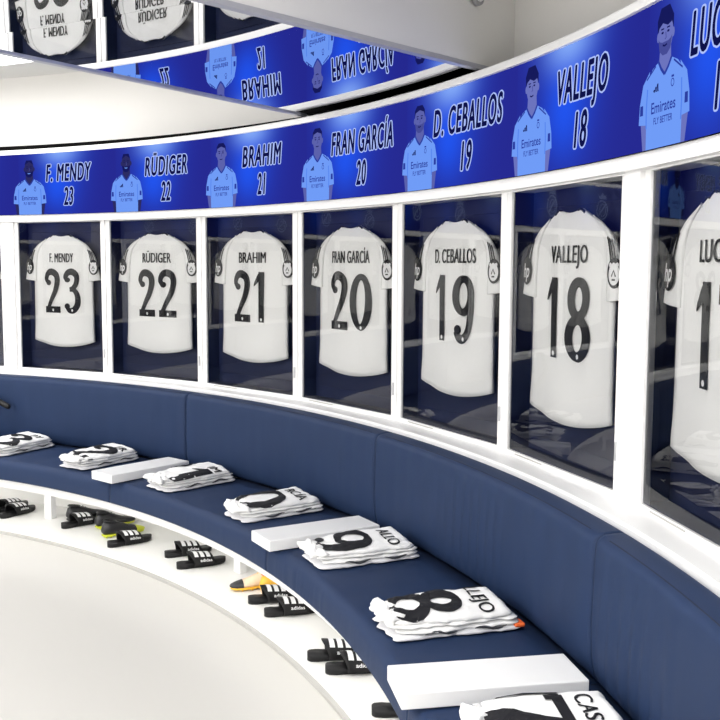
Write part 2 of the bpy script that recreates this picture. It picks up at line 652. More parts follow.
u, v = sep.outputs[0], sep.outputs[1]
uu = mth('SUBTRACT', mth('FRACT', mth('ADD', u, 0.5)), 0.5)          # -.5 .. .5 about each name
def gauss(x, c, s):
    q = mth('DIVIDE', mth('SUBTRACT', x, c), s)
    return mth('POWER', 2.71828, mth('MULTIPLY', mth('MULTIPLY', q, q), -1.0))
g_wide = mth('MULTIPLY', gauss(uu, -0.07, 0.25), mth('ADD', 0.25, mth('MULTIPLY', v, 0.75)))
g_mid = mth('MULTIPLY', gauss(uu, -0.12, 0.15), gauss(v, 0.45, 0.35))
g_top = mth('MULTIPLY', gauss(uu, -0.08, 0.17), gauss(v, 1.05, 0.22))
c1 = N('ShaderNodeMix'); c1.data_type = 'RGBA'
c1.inputs['A'].default_value = srgb(38, 42, 146)
c1.inputs['B'].default_value = srgb(34, 84, 238)
L(mth('MINIMUM', mth('ADD', mth('MULTIPLY', g_wide, 0.75), mth('MULTIPLY', g_mid, 0.55)), 1.0), c1.inputs['Factor'])
c2 = N('ShaderNodeMix'); c2.data_type = 'RGBA'
c2.inputs['B'].default_value = srgb(150, 190, 255)
L(mth('MULTIPLY', g_top, 0.75), c2.inputs['Factor'])
L(c1.outputs['Result'], c2.inputs['A'])
L(c2.outputs['Result'], em.inputs[0])

screen = thing('led_screen', 'long curved blue screen of player names and portraits above the lockers', 'screen')
m = MB()
nseg = 340
Z_S0, Z_S1 = 1.992, 2.394
vs = []
for i in range(nseg + 1):
    t = T_END + (T_BEG - T_END) * i / nseg
    vs += [P(t, R_SC, Z_S0), P(t, R_SC, Z_S1)]
m.add(vs, [(2 * i, 2 * i + 1, 2 * i + 3, 2 * i + 2) for i in range(nseg)])
so = m.build('display_surface', SCR, screen, recalc=False)
uvl = so.data.uv_layers.new(name='picture')
for lp in so.data.loops:
    co = so.data.vertices[lp.vertex_index].co
    t = math.degrees(math.atan2(co.y, co.x))
    # u counts players to the right of the first name
    uvl.data[lp.index].uv = ((62.2 - t) / 9.16, (co.z - Z_S0) / (Z_S1 - Z_S0))
m = MB()
m.arc([(R_SC + .004, Z_S0), (R_SC + .004, Z_S1), (R_SC + .09, Z_S1), (R_SC + .09, Z_S0)], T_END, T_BEG)
m.build('screen_casing', BLACKGAP, screen)

E_SHIRT = emit('portrait_shirt', srgb(112, 156, 247), L_SCREEN)
E_SHIRT2 = emit('portrait_shirt_shade', srgb(84, 130, 236), L_SCREEN)
E_DARK = emit('portrait_dark', srgb(22, 26, 92), L_SCREEN)
E_MID = emit('portrait_mark', srgb(44, 62, 160), L_SCREEN)
E_SK = [emit('portrait_skin_deep', srgb(44, 44, 98), L_SCREEN), emit('portrait_skin_mid', srgb(92, 98, 172), L_SCREEN),
        emit('portrait_skin_light', srgb(108, 116, 190), L_SCREEN)]
E_SKD = emit('portrait_face_shade', srgb(70, 76, 150), L_SCREEN)
E_TEXT = emit('screen_letter_fill', srgb(14, 18, 74), L_SCREEN)
E_EDGE = emit('screen_letter_edge', srgb(176, 196, 255), L_SCREEN)


def scr_fn(th0, zc, lift):
    """flat picture coordinates (m to the right, m up) laid on the curved screen"""
    def f(x, y, extra=0.0):
        return P(th0 - x / R_SC / D2R, R_SC - lift - extra, zc + y)
    return f


def portrait(th, skin, hair, beard, label):
    mb = MB()
    mats = [E_SHIRT, E_SHIRT2, E_DARK, E_MID, E_SK[skin], E_SKD]
    def f(l):
        return scr_fn(th, Z_S0, 0.001 + 0.0006 * l)
    sk = 4
    # arms
    for s in (-1, 1):
        poly2(mb, [(s * .118, 0), (s * .096, 0), (s * .098, .085), (s * .134, .085)], f(0), sk)
    # shirt: torso and sleeves
    poly2(mb, [(-.098, 0), (.098, 0), (.100, .10), (.104, .19), (.07, .222), (.03, .238), (-.03, .238), (-.07, .222), (-.104, .19), (-.100, .10)], f(1), 0)
    for s in (-1, 1):
        poly2(mb, [(s * .095, .07), (s * .142, .075), (s * .138, .13), (s * .122, .185), (s * .085, .218), (s * .094, .15)], f(2), 0)
        strip(mb, [Vector((s * .097, .06)), Vector((s * .099, .11)), Vector((s * .095, .17))], .006, f(3), False, 1)
        poly2(mb, [(s * .116, .10), (s * .134, .10), (s * .133, .128), (s * .117, .128)], f(4), 3)
        strip(mb, [Vector((s * .05, .226)), Vector((s * .10, .196))], .005, f(4), False, 3)
    # neck, collar
    poly2(mb, [(-.034, .225), (0, .198), (.034, .225), (.030, .27), (-.030, .27)], f(3), sk)
    for s in (-1, 1):
        strip(mb, [Vector((s * .038, .238)), Vector((s * .02, .214)), Vector((0, .196))], .009, f(4), False, 3)
    # head
    hy = .305
    disc(mb, 0, hy, .040, .056, f(4), sk, 20)
    for s in (-1, 1):
        disc(mb, s * .041, hy - .004, .008, .014, f(4), sk, 8)
    # hair
    top = .056
    if hair == 'short':
        poly2(mb, [(-.041, hy + .010), (-.040, hy + .040), (-.022, hy + top + .004), (.022, hy + top + .004), (.040, hy + .040), (.041, hy + .010), (.033, hy + .030), (0, hy + .040), (-.033, hy + .030)], f(5), 2)
    elif hair == 'full':
        poly2(mb, [(-.044, hy + .006), (-.046, hy + .040), (-.028, hy + top + .016), (.020, hy + top + .018), (.044, hy + .042), (.044, hy + .006), (.034, hy + .026), (.012, hy + .020), (-.016, hy + .030), (-.034, hy + .020)], f(5), 2)
    else:
        poly2(mb, [(-.038, hy + .026), (-.024, hy + top), (.024, hy + top), (.038, hy + .026), (0, hy + .046)], f(5), 2)
    # face
    for s in (-1, 1):
        disc(mb, s * .016, hy + .004, .007, .0035, f(6), 2, 8)
        strip(mb, [Vector((s * .008, hy + .014)), Vector((s * .025, hy + .014))], .004, f(6), False, 2)
    strip(mb, [Vector((0.002, hy + .004)), Vector((.005, hy - .012)), Vector((-.002, hy - .015))], .004, f(6), False, 5)
    strip(mb, [Vector((-.012, hy - .030)), Vector((0, hy - .033)), Vector((.012, hy - .030))], .005, f(7), False, 0 if hair == 'bald' else 2)
    if beard:
        poly2(mb, [(-.038, hy - .010), (-.030, hy - .018), (-.016, hy - .022), (.016, hy - .022), (.030, hy - .018), (.038, hy - .010), (.030, hy - .044), (.012, hy - .057), (-.012, hy - .057), (-.030, hy - .044)], f(6), 2 if hair == 'bald' else 5)
    # marks on the chest: three bars, crest, sponsor lettering
    for k in range(3):
        strip(mb, [Vector((-.052 + .009 * k, .158)), Vector((-.058 + .009 * k + .006, .162 + .007 * k))], .006, f(5), False, 2)
        poly2(mb, [(-.056 + .010 * k, .155), (-.049 + .010 * k, .155), (-.053 + .010 * k, .164 + .007 * k), (-.060 + .010 * k, .160 + .007 * k)], f(5), 2)
    strip(mb, ell(.048, .166, .008, .010, 14), .003, f(5), True, 3)
    strip(mb, [Vector((.041, .183)), Vector((.055, .183))], .006, f(5), False, 3)
    g = f(5)
    fit_text(mb, 'Emirates', .135, .030, lambda x, y: g(x, y + .112), .012, 0, 3)
    fit_text(mb, 'FLY BETTER', .105, .018, lambda x, y: g(x, y + .075), .012, 0, 3)
    o = mb.build('player_portrait', mats, screen, recalc=False)
    o['label'] = label


def screen_name(th, name, num, w):
    """shadow-blue italic letters with a pale outline"""
    for body, zc, wd, hg, dth, kind in ((name, 2.263, w, .108, 0, 'name_lettering'), (num, 2.108, .080 if num != '21' else .068, .112, .05, 'number_lettering')):
        mb = MB()
        for lift, mi, rad, k in ((.0010, 0, .0098, 14), (.0016, 1, .0032, 8)):
            f = scr_fn(th + dth, zc, lift)
            for q in range(k):
                dx, dy = rad * math.cos(2 * math.pi * q / k), rad * .8 * math.sin(2 * math.pi * q / k)
                fit_text(mb, body, wd, hg, lambda x, y: f(x + dx, y + dy, q * .00001), 0, .2, mi, 1.16)
        mb.build(kind, [E_EDGE, E_TEXT], screen, recalc=False)


PL = [  # number, name, portrait angle, name angle, name width, skin, hair, beard
    ('23', 'F. MENDY', 65.77, 62.10, .395, 0, 'bald', True),
    ('22', 'RÜDIGER', 56.58, 52.79, .375, 0, 'bald', True),
    ('21', 'BRAHIM', 47.41, 43.55, .345, 1, 'short', False),
    ('20', 'FRAN GARCÍA', 38.25, 34.18, .52, 1, 'short', False),
    ('19', 'D. CEBALLOS', 28.97, 24.95, .53, 1, 'short', True),
    ('18', 'VALLEJO', 19.78, 16.15, .325, 2, 'full', False),
    ('17', 'LUCAS V.', 10.75, 7.35, .36, 2, 'full', True),
]
for num, name, tp, tn, w, sk, hr, bd in PL:
    portrait(tp, sk, hr, bd, 'player in a pale blue jersey left of the number ' + num)
    screen_name(tn, name, num, w)
# round emblems on the stretch of screen further round the room
def emblem(th):
    mb = MB()
    f = scr_fn(th, 2.18, .001)
    strip(mb, ell(0, 0, .085, .085, 40), .016, f, True, 0)
    strip(mb, ell(-.01, 0, .05, .055, 30), .010, f, True, 0)
    strip(mb, [Vector((-.055, .055)), Vector((.06, -.055))], .022, f, False, 0)
    poly2(mb, [(-.05, .10), (.05, .10), (.065, .14), (.03, .125), (0, .16), (-.03, .125), (-.065, .14)], f, 0)
    mb.build('emblem', [E_EDGE], screen, recalc=False)
for i in range(9):
    emblem(74.9 + 9.16 * i)

# ================================================================== LOCKERS
def locker_parts(root):
    y0 = -0.008
    m = MB()
    for s in (-1, 1):
        a, b = (-HALF, -.393) if s < 0 else (.393, HALF)
        m.box(a, b, y0, .14, .925, Z_GT)
    m.box(-.393, .393, y0, .14, .925, Z_GB - .004)
    m.box(-.393, .393, y0, .14, Z_GT - .006, Z_GT)
    m.build('locker_frame', WHITE, root)
    m = MB()
    m.box(-.393, .393, .085, .13, Z_GB - .004, Z_GT - .006)
    m.box(-.3929, -.391, .004, .085, Z_GB - .004, Z_GT - .006)
    m.box(.391, .3929, .004, .085, Z_GB - .004, Z_GT - .006)
    m.box(-.391, .391, .004, .085, Z_GB - .004, Z_GB)
    m.build('locker_lining', NAVYP, root)
    m = MB()
    m.box(-.345, .345, .076, .0849, Z_GB + .06, Z_GT - .07)
    m.build('back_panel', NAVYP2, root, bevel=.003)
    m = MB()
    m.add([(-.3925, 0, Z_GB - .0035), (.3925, 0, Z_GB - .0035), (.3925, 0, Z_GT - .0065), (-.3925, 0, Z_GT - .0065)], [(0, 1, 2, 3)])
    m.build('glass_door', GLASS, root, recalc=False)
    m = MB()
    m.box(.405, .413, -.016, -.0081, 1.045, 1.105)
    m.build('door_latch', METAL, root, bevel=.002)
    m = MB()
    m.box(-.32, -.10, -.011, -.0081, .935, .939)
    m.build('door_gap_shade', JOINT, root)  # grey strip standing in for the thin shadow line of the door gap


proto_l = None
LOCK = {}
ordn = {24: 'cut off at the left edge of the picture', 23: 'leftmost whole one, around jersey 23', 22: 'second from the left, around jersey 22',
        21: 'third from the left, around jersey 21', 20: 'in the middle of the wall around jersey 20',
        19: 'right of the middle, around jersey 19', 18: 'left of the broad post, around jersey 18',
        17: 'right of the broad post, around jersey 17', 16: 'beyond jersey 17, out of frame'}
lockers = [(k, TH[k]) for k in TH] + [(None, t) for t in EXTRA]
for k, t in lockers:
    loc, rz = face_frame(t, R0)
    r = thing('locker', ('white framed glass display locker, ' + ordn[k]) if k else 'white framed glass display locker further round the room, seen only in reflections',
              'locker', loc, rz, 'glass fronted lockers along the curved wall' if k else 'glass fronted lockers out of frame')
    if proto_l is None:
        proto_l = r
        locker_parts(r)
    else:
        copy_children(proto_l, r)
    LOCK[k if k else t] = r
    if k in LSCALE:
        r.scale = (LSCALE[k], 1, 1)
m = MB()
m.box(-.3925, -.350, .0005, .003, Z_GB, Z_GT - .007)
e = m.build('hinge_profile', METAL, LOCK[17])
e['label'] = 'grey metal hinge profile on the left edge'
# broad posts where two banks of lockers meet
for i, t in enumerate((13.32, 68.30)):
    loc, rz = face_frame(t, R0)
    m = MB()
    m.box(-.046, .046, -.0085, .14, .925, 1.95)
    o = m.build('trim_%d' % (6 + i), WHITE)
    o.location, o.rotation_euler = loc, (0, 0, rz)
    struct(o)

# ================================================================== JERSEYS IN THE LOCKERS
def shirt_y(x, z):
    b = .030 - .014 * max(0.0, 1 - (x / .30) ** 2)
    b += .0035 * noise.noise((x * 7, z * 4, 3.1)) + .002 * math.sin(x * 26 + 5 * noise.noise((x * 3, z * 3, 7)))
    b -= .006 * math.exp(-((z - 1.16) / .06) ** 2) * math.sin(x * 17 + 1)
    return b


def hw(z):
    """half width of the torso"""
    if z < 1.55:
        return .283 + .006 * (1.55 - z) / .4
    pts = [(1.55, .283), (1.62, .277), (1.70, .265), (1.765, .235), (1.81, .185), (1.835, .135), (1.850, .095), (1.858, .075)]
    for (a, b), (c, d) in zip(pts, pts[1:]):
        if z <= c:
            return b + (d - b) * (z - a) / (c - a)
    return pts[-1][1]


def jersey_body_mesh():
    m = MB()
    zs = [1.10 + .45 * i / 18 for i in range(19)] + [1.55 + .29 * i / 16 for i in range(1, 17)] + [1.848, 1.854, 1.858]
    nx = 28
    vs = []
    for z in zs:
        w = hw(z)
        for i in range(nx + 1):
            q = -1 + 2 * i / nx
            x = q * w
            zz = z
            k = max(0, 1 - (z - 1.10) / .22)
            zz += k * .042 * q * q * (1 if abs(q) < .9 else 1)
            if z > 1.83:       # neckline dips a little in the middle
                zz -= .012 * (1 - q * q) * (z - 1.83) / .028
            vs.append((x, shirt_y(x, zz), zz))
    fs = []
    for j in range(len(zs) - 1):
        for i in range(nx):
            a = j * (nx + 1) + i
            fs.append((a, a + 1, a + nx + 2, a + nx + 1))
    m.add(vs, fs)
    return m


def sleeve_mesh(s):
    """short sleeve hanging beside the torso"""
    inner = [(.150, 1.826), (.206, 1.780), (.236, 1.735), (.247, 1.69), (.253, 1.64), (.256, 1.59), (.257, 1.545)]
    outer = [(.152, 1.830), (.225, 1.800), (.282, 1.757), (.318, 1.708), (.341, 1.65), (.358, 1.60), (.369, 1.556)]
    a = spline(inner, 5)
    b = spline(outer, 5)
    m = MB()
    n = len(a)
    K = 7
    vs = []
    for i in range(n):
        for k in range(K + 1):
            q = k / K
            p = a[i].lerp(b[i], q)
            y = .019 + .005 * (q * q) - .005 * math.sin(math.pi * q) + .002 * noise.noise((p.x * 14, p.y * 14, 2 + s))
            vs.append((s * p.x, y, p.y))
    fs = [(i * (K + 1) + k, i * (K + 1) + k + 1, (i + 1) * (K + 1) + k + 1, (i + 1) * (K + 1) + k) for i in range(n - 1) for k in range(K)]
    m.add(vs, fs)
    return m


def fixnormals(o):
    """all faces towards the room (-y)"""
    me = o.data
    bm = bmesh.new()
    bm.from_mesh(me)
    for f in bm.faces:
        f.normal_update()
        if f.normal.y > 0:
            f.normal_flip()
    bm.to_mesh(me)
    bm.free()


def sl_fn(cx, cz, lift):
    def f(x, y, extra=0.0):
        px, pz = cx + x, cz + y
        q = min(1, max(0, (abs(px) - .250) / .13))
        return (px, .019 + .005 * q * q - .005 * math.sin(math.pi * q) - lift - extra, pz)
    return f


def jersey_common(root):
    o = jersey_body_mesh().build('jersey_body', JERSEY, root, smooth=True, recalc=False, solid=.012)
    fixnormals(o)
    for s in (-1, 1):
        o = sleeve_mesh(s).build('sleeve', JERSEY, root, smooth=True, recalc=False, solid=.010)
        fixnormals(o)
        if s < 0:
            b = MB()
            f = sl_fn(-.314, 1.645, .004)
            disc(b, 0, 0, .040, .054, f, 0, 24)
            g = sl_fn(-.314, 1.645, .006)
            fit_text(b, 'hp', .046, .050, g, .02, .25, 1)
            e = b.build('sleeve_logo', [INK, INKW], o, recalc=False)
            e['label'] = 'black oval badge with white lettering on the left sleeve'
        else:
            b = MB()
            f = sl_fn(.314, 1.640, .004)
            disc(b, 0, 0, .046, .050, f, 0, 24)
            g = sl_fn(.314, 1.640, .006)
            disc(b, 0, -.004, .032, .036, g, 1, 20)
            g2 = sl_fn(.314, 1.640, .007)
            for dx in (-.020, 0, .020):
                disc(b, dx, .026, .008, .008, g2, 1, 8)
            strip(b, [Vector((-.012, -.012)), Vector((0, .008)), Vector((.012, -.012))], .006, g2, False, 0)
            strip(b, [Vector((-.010, -.022)), Vector((.010, -.022))], .006, g2, False, 0)
            e = b.build('sleeve_patch', [INK, INKW], o, recalc=False)
            e['label'] = 'round black and white patch on the right sleeve'
        b = MB()
        for k in range(3):
            f = sl_fn(0, 0, .0035)
            x0, z0 = .272 + .017 * k, 1.735 - .006 * k
            strip(b, spline([(s * (x0 - .012), z0 + .022), (s * x0, z0), (s * (x0 + .012), z0 - .035), (s * (x0 + .017), z0 - .058)], 4), .0075, f, False, 0)
        b.build('sleeve_stripes', [INK], o, recalc=False)
    b = MB()
    for s in (-1, 1):
        b.tube([Vector((s * x, shirt_y(x, z) - .001, z)) for x, z in ((.058, 1.853), (.072, 1.857), (.088, 1.852), (.104, 1.843))], .0045, 6)
    b.build('collar_trim', INK, root, smooth=True)


def jersey_print(root, num, name):
    w = {'F. MENDY': .235, 'RÜDIGER': .262, 'BRAHIM': .245, 'FRAN GARCÍA': .335, 'D. CEBALLOS': .345, 'VALLEJO': .265, 'LUCAS V.': .30}[name]
    b = MB()
    zc = 1.703
    for dx in (-.0022, 0, .0022):
        fit_text(b, name, w * .96, .060, lambda x, y: (x + dx, shirt_y(x, zc + y) - .003, zc + y), 0, 0, 0, 1.05)
    b.build('name_lettering', [INK], root, recalc=False)
    H = .287
    z0 = 1.334
    for i, d in enumerate(num):
        b = MB()
        wd = .56 * H * 1.10
        off = .006
        x0 = (-wd - off) if i == 0 else off
        if num == '17' and i == 1:
            x0 -= .022
        if d == '1':
            x0 += -.02 if i == 1 else .012
        def fn(x, y, extra=0.0):
            X, Z = x0 + x * H * 1.10 - (.016 if num[0] == '1' else 0), z0 + y * H
            return (X, shirt_y(X, Z) - .003 - extra, Z)
        digit(b, d, fn)
        b.build('number_digit', [INK, INKW], root, recalc=False)


proto_j = None
jl = {'23': 'leftmost whole locker', '22': 'second whole locker from the left', '21': 'third whole locker from the left', '20': 'fourth whole locker from the left',
      '19': 'locker right of jersey 20', '18': 'locker left of the broad post', '17': 'locker cut by the right edge'}
for num, name, *_ in PL:
    loc, rz = face_frame(JTH[int(num)], R0)
    r = thing('football_jersey', 'white football jersey with black number %s hanging in the %s' % (num, jl[num]), 'jersey', loc, rz, 'white numbered jerseys in the lockers')
    if proto_j is None:
        proto_j = r
        jersey_common(r)
        jersey_children = [c for c in r.children]
    else:
        for ch in jersey_children:
            c = ch.copy()
            COL.objects.link(c)
            c.parent = r
            for g in list(ch.children):
                d = g.copy()
                COL.objects.link(d)
                d.parent = c
    jersey_print(r, num, name)
    r.scale = (JSCALE.get(int(num), 1.0), 1, 1)
for k, t in [(24, JTH[24]), (16, JTH[16])] + [(None, t) for t in EXTRA]:
    loc, rz = face_frame(t, R0)
    r = thing('football_jersey', {24: 'white football jersey in the locker cut off at the left edge', 16: 'white football jersey beyond the right edge of the picture'}.get(k, 'white football jersey further round the room, seen only in reflections'),
              'jersey', loc, rz, 'white jerseys out of frame')
    for ch in jersey_children:
        c = ch.copy()
        COL.objects.link(c)
        c.parent = r
        for g in list(ch.children):
            d = g.copy()
            COL.objects.link(d)
            d.parent = c

# ================================================================== BENCH
bench = thing('bench_frame', 'white curved bench base with posts under the navy seats', 'bench')
m = MB()
m.arc([(4.70, .330), (4.70, .352), (5.30, .352), (5.30, .330)], T_END, T_BEG)
m.build('seat_board', WHITE, bench)
m = MB()
m.arc([(4.70, .292), (4.70, .330), (4.73, .330), (4.73, .292)], T_END, T_BEG)
m.build('front_rail', WHITE, bench)
m = MB()
m.arc([(5.32, .018), (5.32, .60), (5.40, .60), (5.40, .018)], T_END, T_BEG)
m.build('kick_panel', SHELFM, bench)
for t in (3.2, 22.3, 41.5, 61.4, 80.0, 99.0, 118.0, 137.0):
    loc, rz = face_frame(t, 5.06)
    m = MB()
    m.box(-.03, .03, -.02, .02, .018, .332)
    m.v = [tuple(Matrix.Translation(loc) @ Matrix.Rotation(rz, 4, 'Z') @ Vector(v)) for v in m.v]
    m.build('support_post', WHITE, bench)
m = MB()
m.arc([(4.78, .318), (4.78, .3299), (4.80, .3299), (4.80, .318)], T_END + 1, T_BEG - 1)
m.build('led_strip', STRIP_L, bench)

SEAMS = [-6.0, 10.55, 29.7, 48.85, 68.5, 87.7, 106.8, 125.9, 145.0, 162.4]
SEATPROF = []
def arcpts(cx, cz, r, a0, a1, n=5):
    return [(cx + r * math.cos((a0 + (a1 - a0) * i / n) * D2R), cz + r * math.sin((a0 + (a1 - a0) * i / n) * D2R)) for i in range(n + 1)]
seat_prof = [(5.22, .353), (5.22, .470), (5.10, .474), (4.90, .477), (4.74, .476)] + arcpts(4.688, .432, .043, 80, 180) + [(4.643, .40)] + arcpts(4.657, .366, .013, 180, 270, 3)
back_prof = [(5.21, .474), (5.285, .474), (5.285, .898)] + arcpts(5.262, .888, .022, 20, 90, 3) + [(5.235, .909)] + arcpts(5.205, .876, .030, 90, 175, 5) + [(5.172, .84), (5.170, .75), (5.168, .65), (5.172, .55), (5.182, .50), (5.196, .48)]


def back_disp(a, b):
    def f(t, r, z, j):
        if r < 5.2 and z > .48:
            q = min(1, abs(t - a) / 1.0, abs(t - b) / 1.0)
            r -= .010 * math.sqrt(max(0, q)) - .010
            wv = noise.noise((t * 1.1, z * 1.3, 5.0))
            r -= .004 * wv
            k = math.exp(-((z - .60) / .14) ** 2) * math.exp(-((t - 7.4) / 2.3) ** 2)
            r -= .007 * k * math.sin(t * 8 + z * 9)
            k2 = math.exp(-((z - .68) / .12) ** 2) * math.exp(-((t - 20.5) / 2.2) ** 2)
            r -= .006 * k2 * math.sin(t * 8.5 + z * 7)
        return r, z
    return f


def seat_disp(a, b):
    def f(t, r, z, j):
        if r < 4.70 and z < .46:
            env = math.exp(-((t - 25.5) / 3.5) ** 2) + .3
            r -= .0036 * env * math.sin(t * 14 + 3 * noise.noise((t * 2, 1, 1))) * math.sin(math.pi * min(1, max(0, (z - .355) / .10)))
        if z > .46:
            z += .003 * noise.noise((t * .6, r * 5, 2))
        return r, z
    return f


slab = ['navy seat cushion at the right edge of the picture, under the pile with number 17', 'navy seat cushion between the two nearest white boards',
        'navy seat cushion between the second and third white board', 'navy seat cushion at the left end of the picture']
blab = ['navy backrest cushion at the lower right corner under the broad post', 'navy backrest cushion below jerseys 18 and 19', 'navy backrest cushion below jerseys 20 and 21',
        'navy backrest cushion below jerseys 22 and 23']
for i, (a, b) in enumerate(zip(SEAMS, SEAMS[1:])):
    vis = i < 4
    m = MB()
    m.arc(seat_prof, a + .05, b - .05, 90 if vis else 20, disp=seat_disp(a, b))
    o = m.build('seat_cushion', NAVYF, None, smooth=True)
    tag(o, slab[i] if vis else 'navy seat cushion further round the room, out of frame', 'seat cushion', 'navy seat cushions of the curved bench' if vis else 'navy seat cushions out of frame')
    t = thing('backrest_cushion', blab[i] if vis else 'navy backrest cushion further round the room, out of frame', 'backrest', (0, 0, 0), 0,
              'navy backrest cushions of the curved bench' if vis else 'navy backrest cushions out of frame')
    m = MB()
    m.arc(back_prof, a + .06, b - .06, 110 if vis else 20, disp=back_disp(a, b))
    m.build('cushion', NAVYF, t, smooth=True)
    m = MB()
    m.tube([P(a + .7 + (b - a - 1.4) * k / 40, 5.1995, .9045) for k in range(41)], .0022, 5)
    m.build('piping', NAVYSEAM, t)

# white boards lying across the seat joints
bl = ['white board lying across the seat joint nearest the camera, beside pile number 18', 'white board lying across the middle seat joint, behind pile number 19',
      'white board lying across the far seat joint, behind pile number 21']
for i, t in enumerate((10.55, 29.4, 49.0)):
    loc, rz = face_frame(t, 4.605, .4805)
    m = MB()
    m.box(-.095, .095, 0, .53, .0, .047)
    o = m.build('divider_board', WHITE, None, bevel=.004)
    o.location, o.rotation_euler = loc, (0, 0, rz - (.0 if i else .01))
    tag(o, bl[i], 'board', 'white boards between the seats')

# ================================================================== FOLDED KITS ON THE SEATS
def slab_layer(seed, w, y0, y1, zb, T, wob, front=0.0, nx=30, ny=44, slope=0.0):
    """soft folded cloth: closed slab with an uneven outline; returns mesh and its top function"""
    def half(y, s):
        q = (y - y0) / (y1 - y0)
        e = min(1, q / .10, (1 - q) / .07)
        ww = w * (.80 + .20 * math.sqrt(max(0.0, e))) if e < 1 else w
        ww *= 1 - front * max(0, .42 - q) * .9
        return ww * (1 + wob * noise.noise((y * 16, s * 3.3 + seed, 1.7)) + .5 * wob * noise.noise((y * 45, s * 5 + seed, 4.0)))

    def top(x, y):
        q = (y - y0) / (y1 - y0)
        hx = half(y, 1 if x > 0 else -1)
        ex = min(1.0, abs(x) / hx)
        edge = (1 - ex ** 5) ** .5 if ex < 1 else 0
        ey = min(1, max(0, q / .13)) ** .5 * min(1, max(0, (1 - q) / .06)) ** .5
        fr = 1 - front * max(0, (.42 - q) / .42) ** 1.5 * .75
        h = T * (.25 + .75 * edge) * max(.22, ey) * fr * (1 - slope * min(1, max(0, .5 + .5 * x / w)))
        amp = (.10 + .45 * front * max(0, .40 - q) / .40)
        h += T * amp * noise.noise((x * 22, y * 15, seed)) * edge
        h += T * amp * .6 * abs(noise.noise((x * 40 + seed, y * 26, seed * 2.0))) * edge
        return zb + max(.004, h)

    def outline_y(x):
        return y0 + .020 * noise.noise((x * 24, seed, 9.0)), y1 + .012 * noise.noise((x * 26, seed, 5.0))
    m = MB()
    vs, vb = [], []
    for j in range(ny + 1):
        for i in range(nx + 1):
            s = -1 + 2 * i / nx
            s = math.copysign(abs(s) ** .8, s)
            yq = j / ny
            yy = y0 + (y1 - y0) * yq
            x = s * half(yy, 1 if s > 0 else -1)
            a, b = outline_y(x)
            y = a + (b - a) * yq
            # keep the edge rows rounded
            vs.append((x, y, top(x * .999, yy)))
            k = 1 - .05
            vb.append((x * .96, y0 + .5 * (y1 - y0) + (y - y0 - .5 * (y1 - y0)) * .97, zb))
    n = (nx + 1) * (ny + 1)
    fs = []
    for j in range(ny):
        for i in range(nx):
            a = j * (nx + 1) + i
            fs.append((a, a + 1, a + nx + 2, a + nx + 1))
            fs.append((n + a, n + a + nx + 1, n + a + nx + 2, n + a + 1))
    for i in range(nx):
        fs.append((i, n + i, n + i + 1, i + 1))
        a = ny * (nx + 1) + i
        fs.append((a, a + 1, n + a + 1, n + a))
    for j in range(ny):
        a, b = j * (nx + 1), (j + 1) * (nx + 1)
        fs.append((a, b, n + b, n + a))
        a, b = a + nx, b + nx
        fs.append((a, n + a, n + b, b))
    m.add(vs + vb, fs)
    return m, top, half


